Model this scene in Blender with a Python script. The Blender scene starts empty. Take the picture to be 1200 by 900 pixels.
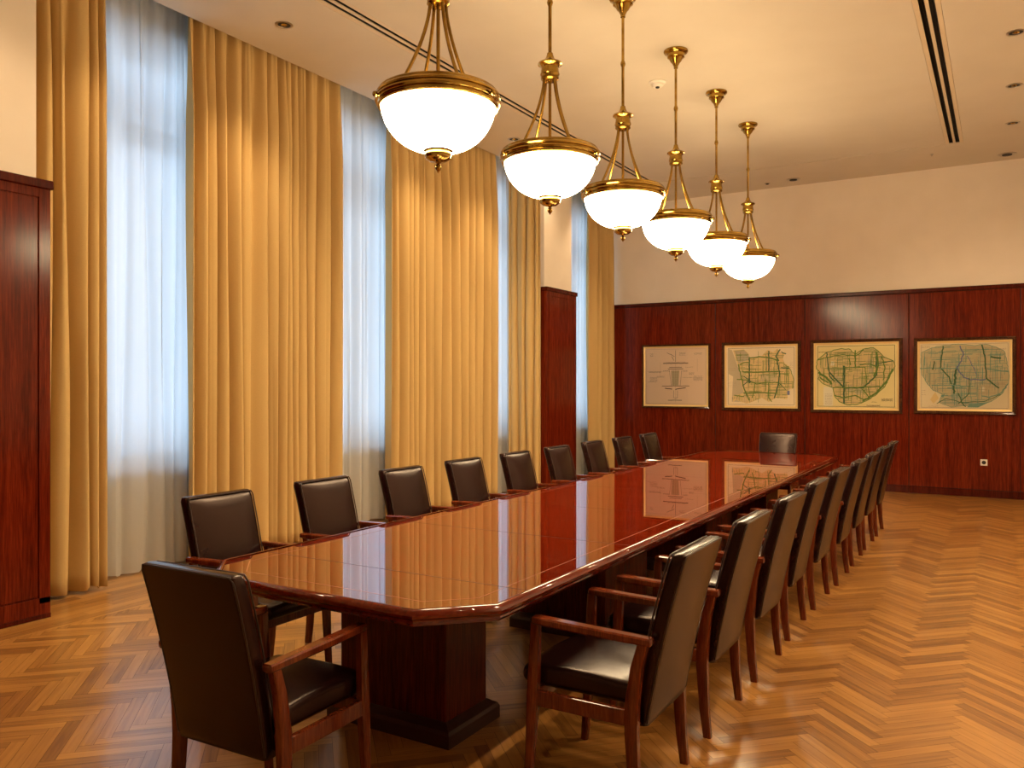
import bpy, bmesh, math, random
from mathutils import Vector, Matrix
PI = math.pi
C = bpy.context.scene.collection
scn = bpy.context.scene

# ------------------------------------------------------------------ camera, world, exposure
cam_d = bpy.data.cameras.new('camera'); cam = bpy.data.objects.new('camera', cam_d); C.objects.link(cam)
cam_d.sensor_width = 36; cam_d.lens = 28.8; cam_d.clip_end = 200
cam.location = (0, 0, 1.55); cam.rotation_euler = (PI/2, 0, math.radians(30.92))
scn.camera = cam
scn.view_settings.view_transform = 'Standard'; scn.view_settings.look = 'None'
scn.view_settings.exposure = 0.50; scn.view_settings.gamma = 1.0; scn.view_settings.use_curve_mapping = False
LAMP_W = 9.0          # bulb inside each bowl
BOWL_E = 27.0           # glow of the opal glass
SKY_E = 3.4
DOWN_W = 70.0
world = bpy.data.worlds.new('daylight'); scn.world = world; world.use_nodes = True
bgn = world.node_tree.nodes['Background']
bgn.inputs[0].default_value = (0.50, 0.72, 1.0, 1); bgn.inputs[1].default_value = SKY_E

# ------------------------------------------------------------------ materials
def srgb(h):
    return tuple((c/255/12.92 if c/255 <= .04045 else ((c/255+.055)/1.055)**2.4) for c in h)
def nt(name):
    m = bpy.data.materials.new(name); m.use_nodes = True
    t = m.node_tree; return m, t, t.nodes['Principled BSDF']
def N(t, k, **kw):
    n = t.nodes.new(k)
    for a, b in kw.items(): setattr(n, a, b)
    return n
def ramp(t, stops):
    r = N(t, 'ShaderNodeValToRGB'); e = r.color_ramp.elements
    while len(e) < len(stops): e.new(.5)
    for i, (p, c) in enumerate(stops): e[i].position = p; e[i].color = (*c, 1)
    return r
def plain(name, col, rough=.5, metal=0, **kw):
    m, t, b = nt(name)
    b.inputs['Base Color'].default_value = (*col, 1); b.inputs['Roughness'].default_value = rough
    b.inputs['Metallic'].default_value = metal
    for k, v in kw.items(): b.inputs[k.replace('_', ' ')].default_value = v
    return m
def mottled(name, c1, c2, scale, rough, metal=0, bump=0, bscale=200, coords='Object', **kw):
    m, t, b = nt(name); tc = N(t, 'ShaderNodeTexCoord')
    no = N(t, 'ShaderNodeTexNoise'); no.inputs['Scale'].default_value = scale; no.inputs['Detail'].default_value = 5
    t.links.new(tc.outputs[coords], no.inputs['Vector'])
    r = ramp(t, [(.3, c1), (.7, c2)]); t.links.new(no.outputs['Fac'], r.inputs[0]); t.links.new(r.outputs[0], b.inputs['Base Color'])
    b.inputs['Roughness'].default_value = rough; b.inputs['Metallic'].default_value = metal
    if bump:
        n2 = N(t, 'ShaderNodeTexNoise'); n2.inputs['Scale'].default_value = bscale; n2.inputs['Detail'].default_value = 2
        t.links.new(tc.outputs[coords], n2.inputs['Vector'])
        bp = N(t, 'ShaderNodeBump'); bp.inputs['Strength'].default_value = bump; bp.inputs['Distance'].default_value = .002
        t.links.new(n2.outputs['Fac'], bp.inputs['Height']); t.links.new(bp.outputs[0], b.inputs['Normal'])
    for k, v in kw.items(): b.inputs[k.replace('_', ' ')].default_value = v
    return m
def wood(name, dark, mid, light, stretch, rough, coat=0, coat_ior=1.5, coat_rough=.03, scale=1.0, space='Object'):
    """grain runs along the axis with the smallest stretch value"""
    m, t, b = nt(name); tc = N(t, 'ShaderNodeTexCoord'); mp = N(t, 'ShaderNodeMapping')
    mp.inputs['Scale'].default_value = stretch; t.links.new(tc.outputs[space], mp.inputs['Vector'])
    n1 = N(t, 'ShaderNodeTexNoise'); n1.inputs['Scale'].default_value = 2.2*scale; n1.inputs['Detail'].default_value = 8; n1.inputs['Roughness'].default_value = .62
    n1.inputs['Distortion'].default_value = .5
    n2 = N(t, 'ShaderNodeTexNoise'); n2.inputs['Scale'].default_value = 14*scale; n2.inputs['Detail'].default_value = 4
    for n in (n1, n2): t.links.new(mp.outputs[0], n.inputs['Vector'])
    mx = N(t, 'ShaderNodeMath', operation='MULTIPLY_ADD'); mx.inputs[1].default_value = .45
    t.links.new(n2.outputs['Fac'], mx.inputs[0]); 
    h = N(t, 'ShaderNodeMath', operation='MULTIPLY'); h.inputs[1].default_value = .55; t.links.new(n1.outputs['Fac'], h.inputs[0])
    t.links.new(h.outputs[0], mx.inputs[2])
    r = ramp(t, [(.36, dark), (.5, mid), (.64, light)]); t.links.new(mx.outputs[0], r.inputs[0])
    t.links.new(r.outputs[0], b.inputs['Base Color'])
    b.inputs['Roughness'].default_value = rough; b.inputs['Specular IOR Level'].default_value = 0
    b.inputs['Coat Weight'].default_value = coat; b.inputs['Coat IOR'].default_value = coat_ior; b.inputs['Coat Roughness'].default_value = coat_rough
    return m
M = {}
M['plaster'] = mottled('cream_plaster', (.80, .71, .60), (.84, .75, .64), 3, .85, bump=.15, bscale=350)
M['ceiling'] = mottled('ceiling_paint', (.61, .54, .43), (.64, .57, .46), 2, .9)
M['groove'] = plain('shadow_gap', (.02, .015, .01), .9)
M['vent_metal'] = plain('painted_vent_metal', (.66, .54, .38), .5)
M['panel'] = wood('mahogany_panel', (.065, .0065, .0018), (.125, .0125, .0032), (.195, .0235, .006), (9, 9, .5), .42, coat=.45, coat_rough=.18)
M['panel_dark'] = wood('mahogany_moulding', (.035, .003, .001), (.065, .006, .002), (.10, .011, .003), (9, 9, .6), .4, coat=.5, coat_rough=.2)
M['table'] = wood('polished_table_veneer', (.075, .005, .001), (.125, .0095, .0018), (.19, .020, .004), (.5, 7, 7), .35, coat=1, coat_ior=3.8, coat_rough=.012)
M['table_edge'] = wood('table_edge_wood', (.07, .005, .0012), (.12, .010, .002), (.17, .018, .004), (5, .6, 9), .3, coat=1, coat_ior=1.6, coat_rough=.06)
M['table_base'] = wood('table_base_wood', (.040, .0035, .001), (.075, .0075, .002), (.12, .015, .004), (9, 9, .6), .35, coat=.4, coat_rough=.2)
M['plinth'] = plain('dark_plinth', (.030, .006, .004), .35, Coat_Weight=.3)
M['inlay_light'] = plain('inlay_light', (.42, .15, .06), .35, Coat_Weight=1.0, Coat_Roughness=.02)
M['inlay_dark'] = plain('seam_dark', (.05, .008, .003), .4, Coat_Weight=1.0, Coat_Roughness=.02)
M['chair_wood'] = wood('chair_wood', (.08, .012, .004), (.14, .024, .007), (.22, .046, .013), (12, 12, 1.2), .32, coat=1, coat_rough=.10)
M['leather'] = mottled('brown_leather', (.010, .0030, .0030), (.016, .0048, .0046), 12, .27, bump=.06, bscale=260, Specular_IOR_Level=.36, Specular_Tint=(1, .72, .62, 1))
M['piping'] = plain('leather_piping', (.035, .018, .014), .35)
M['brass'] = mottled('aged_brass', (.27, .16, .03), (.54, .35, .08), 9, .16, metal=1)
M['steel'] = plain('brushed_chrome', (.5, .45, .38), .3, 1)
M['black'] = plain('black_recess', (.012, .010, .008), .6)
M['white_plastic'] = plain('white_plastic', (.75, .70, .60), .4)
M['window_white'] = plain('white_window_paint', (.7, .72, .75), .4)
M['gold_liner'] = plain('gold_liner', (.80, .58, .24), .4, .3)
M['frame_wood'] = wood('dark_frame_wood', (.03, .010, .004), (.065, .022, .008), (.10, .036, .012), (4, 4, 4), .3, coat=.5, coat_rough=.1)

def bowl_mat(name='opal_glass', E=BOWL_E):
    m, t, b = nt(name); t.nodes.remove(b)
    e = N(t, 'ShaderNodeEmission'); e.inputs[0].default_value = (1, .79, .47, 1); e.inputs[1].default_value = E
    g = N(t, 'ShaderNodeBsdfGlossy'); g.inputs['Roughness'].default_value = .1; g.inputs[0].default_value = (.1, .1, .1, 1)
    a = N(t, 'ShaderNodeAddShader'); t.links.new(e.outputs[0], a.inputs[0]); t.links.new(g.outputs[0], a.inputs[1])
    t.links.new(a.outputs[0], t.nodes['Material Output'].inputs[0]); return m
M['bowl'] = bowl_mat(); M['bowl_inside'] = bowl_mat('opal_glass_inside', 9.0)
def glass_mat(name, refl):
    m, t, b = nt(name); t.nodes.remove(b)
    tr = N(t, 'ShaderNodeBsdfTransparent'); g = N(t, 'ShaderNodeBsdfGlossy'); g.inputs['Roughness'].default_value = .01
    f = N(t, 'ShaderNodeFresnel'); f.inputs[0].default_value = refl
    mx = N(t, 'ShaderNodeMixShader'); t.links.new(f.outputs[0], mx.inputs[0]); t.links.new(tr.outputs[0], mx.inputs[1]); t.links.new(g.outputs[0], mx.inputs[2])
    t.links.new(mx.outputs[0], t.nodes['Material Output'].inputs[0]); return m
M['glass'] = glass_mat('picture_glass', 1.5)
M['window_glass'] = glass_mat('window_glass', 1.45)
def cloth(name, col, trans, transp, weave=600, bumps=.3, tcol=None):
    m, t, b = nt(name); t.nodes.remove(b); tc = N(t, 'ShaderNodeTexCoord')
    no = N(t, 'ShaderNodeTexNoise'); no.inputs['Scale'].default_value = weave; no.inputs['Detail'].default_value = 2
    mp = N(t, 'ShaderNodeMapping'); mp.inputs['Scale'].default_value = (1, 1, .35)
    t.links.new(tc.outputs['Object'], mp.inputs[0]); t.links.new(mp.outputs[0], no.inputs['Vector'])
    bp = N(t, 'ShaderNodeBump'); bp.inputs['Strength'].default_value = bumps; bp.inputs['Distance'].default_value = .002
    t.links.new(no.outputs['Fac'], bp.inputs['Height'])
    r = ramp(t, [(.3, tuple(c*.86 for c in col)), (.7, col)]); t.links.new(no.outputs['Fac'], r.inputs[0])
    d = N(t, 'ShaderNodeBsdfDiffuse'); t.links.new(r.outputs[0], d.inputs[0]); t.links.new(bp.outputs[0], d.inputs['Normal'])
    tl = N(t, 'ShaderNodeBsdfTranslucent'); tl.inputs[0].default_value = (*(tcol or col), 1)
    m1 = N(t, 'ShaderNodeMixShader'); m1.inputs[0].default_value = trans
    t.links.new(d.outputs[0], m1.inputs[1]); t.links.new(tl.outputs[0], m1.inputs[2])
    last = m1
    if transp:
        tr = N(t, 'ShaderNodeBsdfTransparent'); m2 = N(t, 'ShaderNodeMixShader'); m2.inputs[0].default_value = transp
        t.links.new(m1.outputs[0], m2.inputs[1]); t.links.new(tr.outputs[0], m2.inputs[2]); last = m2
    t.links.new(last.outputs[0], t.nodes['Material Output'].inputs[0]); return m
M['drape'] = cloth('ochre_drape', (.68, .47, .20), .05, 0)
M['sheer'] = cloth('white_sheer', (.80, .80, .78), .62, .03, weave=900, bumps=.1)

def floor_mat():
    m, t, b = nt('oak_parquet')
    uv = N(t, 'ShaderNodeUVMap'); uv.uv_map = 'UVMap'
    at = N(t, 'ShaderNodeAttribute'); at.attribute_name = 'tone'
    mp = N(t, 'ShaderNodeMapping'); mp.inputs['Scale'].default_value = (2.0, 30, 1); t.links.new(uv.outputs[0], mp.inputs[0])
    n1 = N(t, 'ShaderNodeTexNoise'); n1.inputs['Scale'].default_value = 1.6; n1.inputs['Detail'].default_value = 7; n1.inputs['Distortion'].default_value = .4
    t.links.new(mp.outputs[0], n1.inputs['Vector'])
    a = N(t, 'ShaderNodeMath', operation='MULTIPLY_ADD'); a.inputs[1].default_value = .55
    t.links.new(n1.outputs['Fac'], a.inputs[0])
    h = N(t, 'ShaderNodeMath', operation='MULTIPLY'); h.inputs[1].default_value = .38; t.links.new(at.outputs['Fac'], h.inputs[0]); t.links.new(h.outputs[0], a.inputs[2])
    r = ramp(t, [(.20, (.20, .078, .016)), (.46, (.41, .185, .040)), (.80, (.62, .315, .080))]); t.links.new(a.outputs[0], r.inputs[0])
    t.links.new(r.outputs[0], b.inputs['Base Color'])
    b.inputs['Roughness'].default_value = .34
    b.inputs['Coat Weight'].default_value = .9; b.inputs['Coat Roughness'].default_value = .19
    bp = N(t, 'ShaderNodeBump'); bp.inputs['Strength'].default_value = .6; bp.inputs['Distance'].default_value = .001
    mp2 = N(t, 'ShaderNodeMapping'); mp2.inputs['Scale'].default_value = (8, 420, 1); t.links.new(uv.outputs[0], mp2.inputs[0])
    n3 = N(t, 'ShaderNodeTexNoise'); n3.inputs['Scale'].default_value = 1; n3.inputs['Detail'].default_value = 3; t.links.new(mp2.outputs[0], n3.inputs['Vector'])
    t.links.new(n1.outputs['Fac'], bp.inputs['Height'])
    bp3 = N(t, 'ShaderNodeBump'); bp3.inputs['Strength'].default_value = .45; bp3.inputs['Distance'].default_value = .0006
    t.links.new(n3.outputs['Fac'], bp3.inputs['Height']); t.links.new(bp.outputs[0], bp3.inputs['Normal'])
    t.links.new(bp3.outputs[0], b.inputs['Normal']); t.links.new(bp3.outputs[0], b.inputs['Coat Normal'])
    return m
M['floor'] = floor_mat()

# ------------------------------------------------------------------ mesh helpers
def obj(name, bm, mats, parent=None, smooth=None, loc=None):
    me = bpy.data.meshes.new(name); bmesh.ops.recalc_face_normals(bm, faces=bm.faces[:])
    if smooth is not None:
        for f in bm.faces: f.smooth = True
        for e in bm.edges:
            if len(e.link_faces) == 2 and e.calc_face_angle(0) > math.radians(smooth): e.smooth = False
    bm.to_mesh(me); bm.free()
    for m in (mats if isinstance(mats, (list, tuple)) else [mats]): me.materials.append(M[m])
    o = bpy.data.objects.new(name, me); C.objects.link(o)
    if parent: o.parent = parent
    if loc: o.location = loc
    return o
def B(): return bmesh.new()
def box(bm, a, b, bevel=0, mi=0, seg=2):
    x0, y0, z0 = a; x1, y1, z1 = b
    v = [bm.verts.new(p) for p in ((x0,y0,z0),(x1,y0,z0),(x1,y1,z0),(x0,y1,z0),(x0,y0,z1),(x1,y0,z1),(x1,y1,z1),(x0,y1,z1))]
    fs = [bm.faces.new([v[i] for i in q]) for q in ((0,3,2,1),(4,5,6,7),(0,1,5,4),(1,2,6,5),(2,3,7,6),(3,0,4,7))]
    for f in fs: f.material_index = mi
    if bevel:
        es = list({e for f in fs for e in f.edges})
        r = bmesh.ops.bevel(bm, geom=es, offset=bevel, segments=seg, affect='EDGES', profile=.5)
        for f in r['faces']: f.material_index = mi
def quad(bm, pts, mi=0):
    f = bm.faces.new([bm.verts.new(p) for p in pts]); f.material_index = mi; return f
def lathe(bm, prof, seg=32, c=(0,0), mi=0, cap=True):
    rings = []
    for r, z in prof:
        if r < 1e-6: rings.append([bm.verts.new((c[0], c[1], z))])
        else: rings.append([bm.verts.new((c[0]+r*math.cos(2*PI*i/seg), c[1]+r*math.sin(2*PI*i/seg), z)) for i in range(seg)])
    for A, Bq in zip(rings, rings[1:]):
        if len(A) == 1 and len(Bq) == 1: continue
        for i in range(seg):
            j = (i+1) % seg
            if len(A) == 1: f = bm.faces.new([A[0], Bq[i], Bq[j]])
            elif len(Bq) == 1: f = bm.faces.new([A[i], A[j], Bq[0]])
            else: f = bm.faces.new([A[i], A[j], Bq[j], Bq[i]])
            f.material_index = mi
    return rings
def tube(bm, pts, r, seg=10, mi=0, closed=False):
    pts = [Vector(p) for p in pts]; n = len(pts); rings = []; up = None
    for i, p in enumerate(pts):
        if closed: d = pts[(i+1) % n]-pts[i-1]
        else: d = pts[min(i+1, n-1)]-pts[max(i-1, 0)]
        d.normalize()
        if up is None: up = Vector((0,0,1)) if abs(d.z) < .9 else Vector((1,0,0))
        s = d.cross(up).normalized(); up = s.cross(d).normalized()
        rr = r[i] if isinstance(r, (list, tuple)) else r
        rings.append([bm.verts.new(p+rr*(math.cos(2*PI*k/seg)*s+math.sin(2*PI*k/seg)*up)) for k in range(seg)])
    for i in range(n if closed else n-1):
        A, Bq = rings[i], rings[(i+1) % n]
        for k in range(seg):
            f = bm.faces.new([A[k], A[(k+1) % seg], Bq[(k+1) % seg], Bq[k]]); f.material_index = mi
    if not closed:
        bm.faces.new(rings[0][::-1]).material_index = mi; bm.faces.new(rings[-1]).material_index = mi
def loft(bm, rings, mi=0, caps=True):
    vs = [[bm.verts.new(p) for p in r] for r in rings]; n = len(vs[0])
    for A, Bq in zip(vs, vs[1:]):
        for k in range(n): bm.faces.new([A[k], A[(k+1) % n], Bq[(k+1) % n], Bq[k]]).material_index = mi
    if caps: bm.faces.new(vs[0][::-1]).material_index = mi; bm.faces.new(vs[-1]).material_index = mi
def thing(name, label, cat, loc=(0,0,0), rz=0, group=None):
    o = bpy.data.objects.new(name, None); C.objects.link(o); o.empty_display_size = .1
    o.location = loc; o.rotation_euler = (0,0,rz); o['label'] = label; o['category'] = cat
    if group: o['group'] = group
    return o
def tag(o, label, cat, group=None):
    o['label'] = label; o['category'] = cat
    if group: o['group'] = group
    return o
def struct(name, bm, m, smooth=None):
    o = obj(name, bm, m, smooth=smooth); o['kind'] = 'structure'; return o
def dup(root, loc, rz, label):
    r = root.copy(); C.objects.link(r); r.location = loc; r.rotation_euler = (0,0,rz); r['label'] = label
    for ch in list(root.children):
        c = ch.copy(); C.objects.link(c); c.parent = r
        for g in list(ch.children):
            d = g.copy(); C.objects.link(d); d.parent = c
    return r

# ------------------------------------------------------------------ room dimensions
XL = -6.25      # window wall
XC = -5.76      # ceiling edge above the curtains
XP = -5.50      # plaster piers
XR = 0.95; YB = 12.95; YF = -2.6; ZC = 4.58; ZP = 2.90

# floor: herringbone planks, one mesh
def build_floor():
    bm = B(); uvl = bm.loops.layers.uv.new('UVMap'); tl = bm.verts.layers.float.new('tone')
    rnd = random.Random(4)
    def clip(poly, a, b, c):     # keep a*x+b*y<=c ; poly of (x,y,u,v)
        out = []
        for i in range(len(poly)):
            p, q = poly[i], poly[(i+1) % len(poly)]
            dp, dq = a*p[0]+b*p[1]-c, a*q[0]+b*q[1]-c
            if dp <= 0: out.append(p)
            if dp*dq < 0:
                s = dp/(dp-dq); out.append(tuple(p[k]+(q[k]-p[k])*s for k in range(4)))
        return out
    def plank(poly, bounds):
        for (a, b, c) in bounds:
            poly = clip(poly, a, b, c)
            if len(poly) < 3: return
        ar = 0
        for i in range(len(poly)):
            p, q = poly[i], poly[(i+1) % len(poly)]; ar += p[0]*q[1]-q[0]*p[1]
        if abs(ar) < 2e-4: return
        tone = rnd.random(); ou, ov = rnd.random()*40, rnd.random()*40
        vs = []
        for p in poly: v = bm.verts.new((p[0], p[1], 0)); v[tl] = tone; vs.append(v)
        f = bm.faces.new(vs)
        for l, p in zip(f.loops, poly): l[uvl].uv = (p[2]+ou, p[3]+ov)
        if f.normal.z < 0: pass
    W = .0586; n = 7; g = .0006; ang = PI/4; ca, sa = math.cos(ang), math.sin(ang)
    XB = -5.16
    bounds = [(-1,0,-(XB)), (1,0,XR), (0,-1,-YF), (0,1,YB)]
    R = 190
    def rect(gx, gy, w, h, horiz):
        x0, y0, x1, y1 = gx*W+g, gy*W+g, (gx+w)*W-g, (gy+h)*W-g
        cx, cy = (x0+x1)/2, (y0+y1)/2
        X = cx*ca-cy*sa-2.19; Y = cx*sa+cy*ca+4.0
        if X < XB-1 or X > XR+1 or Y < YF-1 or Y > YB+1: return
        pts = []
        for (x, y) in ((x0,y0),(x1,y0),(x1,y1),(x0,y1)):
            u, v = (x-x0, y-y0) if horiz else (y-y0, x-x0)
            pts.append((x*ca-y*sa-2.19, x*sa+y*ca+4.0, u, v))
        plank(pts, bounds)
    for j in range(-R, R):
        for m in range(-18, 19):
            rect(j+2*n*m, j, n, 1, True)
            rect(j, j-2*n+1+2*n*m, 1, n, False)
    # border strips along the windows, running with the wall
    def strip(xa, xb, L, tone_fix=None):
        y = YF + rnd.random()*L
        ys = [YF]; 
        while y < YB: ys.append(y); y += L
        ys.append(YB)
        for a, b in zip(ys, ys[1:]):
            t = rnd.random() if tone_fix is None else tone_fix
            ou = rnd.random()*40
            vs = []
            for (x, yy) in ((xa+g,a+g),(xb-g,a+g),(xb-g,b-g),(xa+g,b-g)):
                v = bm.verts.new((x, yy, 0)); v[tl] = t; vs.append(v)
            f = bm.faces.new(vs)
            for l, v in zip(f.loops, vs): l[uvl].uv = (v.co.y+ou, v.co.x+ou)
    strip(XB-.03, XB, 2.0, .98); strip(XB-.11, XB-.03, 1.1)
    x = XB-.11
    while x > XL-.1: strip(x-.088, x, .7); x -= .088
    # dark bed under the joints
    vs = [bm.verts.new(p) for p in ((XL-.2, YF-.1, -.004), (XR+.1, YF-.1, -.004), (XR+.1, YB+.1, -.004), (XL-.2, YB+.1, -.004))]
    bm.faces.new(vs).material_index = 1
    for p in ((XL-.2, YF-.1, -.15), (XR+.1, YF-.1, -.15), (XR+.1, YB+.1, -.15), (XL-.2, YB+.1, -.15)): pass
    box(bm, (XL-.2, YF-.1, -.16), (XR+.1, YB+.1, -.01), mi=1)
    me = bpy.data.meshes.new('floor'); bm.normal_update()
    for f in bm.faces:
        if f.material_index == 0 and f.normal.z < 0: f.normal_flip()
    bm.to_mesh(me); bm.free(); me.materials.append(M['floor']); me.materials.append(M['groove'])
    o = bpy.data.objects.new('floor', me); C.objects.link(o); o['kind'] = 'structure'
build_floor()

# ceiling, with the slots of the air diffusers left open, stopping short of the window wall
SLX, SRX, SW = -4.56, -.52, .10     # slot centres and half width
SY1 = 11.71
bm = B(); T = .12
box(bm, (XC, YF-.1, ZC), (SLX-SW, YB+.1, ZC+T)); box(bm, (SLX-SW, SY1, ZC), (XR+.1, YB+.1, ZC+T))
box(bm, (SLX+SW, YF-.1, ZC), (SRX-SW, SY1-.024, ZC+T)); box(bm, (SRX+SW, YF-.1, ZC), (XR+.1, SY1, ZC+T))
struct('ceiling', bm, 'ceiling')
bm = B(); box(bm, (SLX+SW-.01, SY1-.02, ZC+.02), (SRX-SW+.01, SY1+.01, ZC+.10)); struct('trim_1', bm, 'groove')
bm = B(); box(bm, (XL-.2, YF-.1, 4.95), (XR+.1, YB+.1, 5.05)); struct('ceiling_slab', bm, 'ceiling')
# back wall, right wall, rear wall
bm = B(); box(bm, (XL-.2, YB, 0), (XR+.1, YB+.15, 5)); struct('wall_back', bm, 'plaster')
bm = B(); box(bm, (XR, YF-.1, 0), (XR+.15, YB, 5)); struct('wall_right', bm, 'plaster')
bm = B(); box(bm, (XL-.2, YF-.15, 0), (XR+.1, YF, 5)); struct('wall_front', bm, 'plaster')
# window wall with four openings
WIN = [(3.42, 4.95), (6.05, 7.58), (8.90, 10.43), (11.35, 12.75)]; ZS, ZH = .88, 4.40
bm = B(); prev = YF-.1
for (a, b) in WIN:
    box(bm, (XL-.3, prev, 0), (XL, a, 5)); box(bm, (XL-.3, a, 0), (XL, b, ZS)); box(bm, (XL-.3, a, ZH), (XL, b, 5)); prev = b
box(bm, (XL-.3, prev, 0), (XL, YB+.1, 5)); struct('wall_left', bm, 'plaster')
bm = B(); box(bm, (XL, YF, 0), (XP, 3.04, 5)); struct('wall_left_pier', bm, 'plaster')
bm = B(); box(bm, (XL, 10.0, 0), (XP+.03, 10.84, 5)); struct('wall_left_far_pier', bm, 'plaster')
# windows
for k, (a, b) in enumerate(WIN):
    w = bpy.data.objects.new('window_%d' % (k+1), None); C.objects.link(w); w['kind'] = 'structure'; w.location = (XL-.2, (a+b)/2, ZS)
    hw = (b-a)/2; H = ZH-ZS; zt = 3.62-ZS
    bm = B(); f = .06
    box(bm, (-.04, -hw, 0), (.04, -hw+f, H), .005); box(bm, (-.04, hw-f, 0), (.04, hw, H), .005)
    box(bm, (-.04, -hw, 0), (.04, hw, f), .005); box(bm, (-.04, -hw, H-f), (.04, hw, H), .005)
    box(bm, (-.045, -hw, zt), (.045, hw, zt+.17), .006); box(bm, (-.045, -.07, 0), (.045, .07, H), .006)
    obj('window_frame', bm, 'window_white', w)
    bm = B(); box(bm, (-.004, -hw+f, f), (.004, hw-f, H-f)); obj('window_pane', bm, 'window_glass', w)
    bm = B(); box(bm, (-.04, -hw-.04, -.04), (.28, hw+.04, 0), .008); obj('window_sill', bm, 'window_white', w)
    ld = bpy.data.lights.new('sky_portal', 'AREA'); ld.shape = 'RECTANGLE'; ld.size = b-a; ld.size_y = H; ld.cycles.is_portal = True
    lo = bpy.data.objects.new('sky_portal', ld); C.objects.link(lo); lo.location = (XL-.32, (a+b)/2, (ZS+ZH)/2); lo.rotation_euler = (PI/2, 0, -PI/2)

# wall panelling
def panelling(name, runs, seams, along, face, sgn, ends):
    """veneer panels with shadow joints, cap moulding and base rail. along='x' on back wall, 'y' on piers"""
    bm = B()
    def bb(u0, u1, d0, d1, z0, z1, bev=0, mi=0):
        lo, hi = min(face+sgn*d0, face+sgn*d1), max(face+sgn*d0, face+sgn*d1)
        if along == 'x': box(bm, (u0, lo, z0), (u1, hi, z1), bev, mi)
        else: box(bm, (lo, u0, z0), (hi, u1, z1), bev, mi)
    u0, u1 = runs
    bb(u0+.004, u1-.004, 0, .018, .004, ZP-.02, 0, 2)
    us = [u0]+seams+[u1]
    for a, b in zip(us, us[1:]): bb(a+(.005 if a != u0 else 0), b-(.005 if b != u1 else 0), .012, .034, .105, ZP-.062, .003)
    for a, b in zip(us, us[1:]): bb(a+.002, b-.002, .012, .038, .0, .10, .003, 1)
    bb(u0-(.012 if ends else 0), u1+(.012 if ends else 0), 0, .046, ZP-.055, ZP, .006, 1)
    return struct(name, bm, ['panel', 'panel_dark', 'groove'])
def wall_x(px, y=YB-.04):
    r = (px-600)/960; s, c = math.sin(math.radians(30.92)), math.cos(math.radians(30.92))
    dx, dy = -s+r*c, c+r*s; return dx/dy*y, y/dy
panelling('trim_2', (XL+.02, XR-.01), [wall_x(p)[0] for p in (838, 943, 1065, 1196)], 'x', YB, -1, False)
def pier_panel(name, y0, y1, sides, dx=0):
    bm = B()
    box(bm, (XL+.3, y0, .0), (XP+dx+.05, y1, ZP-.05), .003)
    # stiles, rails and inset veneer on the room face
    X = XP+dx+.05
    st = .075
    for (a, b) in ((y0, y0+st), (y1-st, y1)): box(bm, (X, a, .10), (X+.012, b, ZP-.06), .002)
    box(bm, (X, y0, 0), (X+.012, y1, .14), .002); box(bm, (X, y0+st, ZP-.12), (X+.012, y1-st, ZP-.06), .002)
    box(bm, (X, y0+st+.008, .148), (X+.010, y1-st-.008, ZP-.128), .002)
    box(bm, (XL+.3, y0-.015, ZP-.06), (X+.03, y1+.015, ZP), .008, 1)
    box(bm, (X, y0, 0), (X+.02, y1, .03), .003, 1)
    return struct(name, bm, ['panel', 'panel_dark'])
pier_panel('trim_3', -2.5, 3.10, 1)
pier_panel('trim_4', 9.96, 10.88, 1, .03)

# ------------------------------------------------------------------ curtains
def curtain(name, y0, y1, x, amp, lam, mat, label, cat, group, seed, ztop=4.80, zbot=.03, thick=.004, taper=0, path=None):
    rnd = random.Random(seed)
    # a list of folds of uneven width and depth
    path = [Vector(p) for p in (path or [(x, y0), (x, y1)])]; seglen = [(b-a).length for a, b in zip(path, path[1:])]
    folds = []; y = 0; L = sum(seglen)
    while y < L:
        w = lam*rnd.uniform(.5, 1.65); folds.append((w, amp*min(1.25, w/lam+.15)*rnd.uniform(.6, 1.15), rnd.uniform(-.3, .3))); y += w
    tot = sum(f[0] for f in folds); ny = max(24, int(L/.0085)); nz = 40
    bm = B(); grid = []
    ph = [rnd.uniform(0, 6) for _ in range(4)]
    for j in range(nz+1):
        t = j/nz; z = zbot+(ztop-zbot)*t
        row = []
        gather = .55+.45*(1-t)**.6 if t > .6 else 1
        for i in range(ny+1):
            s = i/ny*tot; acc = 0
            for k, (w, a, sk) in enumerate(folds):
                if s <= acc+w or k == len(folds)-1: break
                acc += w
            q = (s-acc)/w
            wob = .16*math.sin(2.1*t*PI+ph[0]+k*1.7)*math.sin(PI*q)
            q2 = min(1, max(0, q+wob*.5))
            prof = math.cos(2*PI*q2+sk*math.sin(2*PI*q2))
            top = max(0, (t-.80)/.20)
            fine = .22*math.cos(6*PI*q2+ph[1])*top
            off = a*(prof*(1-.45*top)+fine)*(1.0-.12*math.sin(3*t+ph[2]+k))
            yy = (s/tot)*L
            yy += .012*math.sin(2*PI*q2)*(1-top)+.010*math.sin(5*t+k*2.3+ph[3])*math.sin(PI*i/ny)
            k2 = 0; yr = yy
            while k2 < len(seglen)-1 and yr > seglen[k2]: yr -= seglen[k2]; k2 += 1
            dr = (path[k2+1]-path[k2]).normalized(); pt = path[k2]+dr*yr
            zz = z+(.010*math.sin(k*2.4+seed) if j == 0 else 0)
            row.append(bm.verts.new((pt.x+dr.y*off, pt.y-dr.x*off, zz)))
        grid.append(row)
    for j in range(nz):
        for i in range(ny): bm.faces.new([grid[j][i], grid[j][i+1], grid[j+1][i+1], grid[j+1][i]])
    o = obj(name, bm, mat, smooth=180)
    if thick:
        md = o.modifiers.new('thickness', 'SOLIDIFY'); md.thickness = thick
    tag(o, label, cat, group); return o
GD = 'floor-length ochre drapes along the window wall'; GS = 'white sheer curtains in the windows'
XD = -5.86; XS = -6.05
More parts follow.
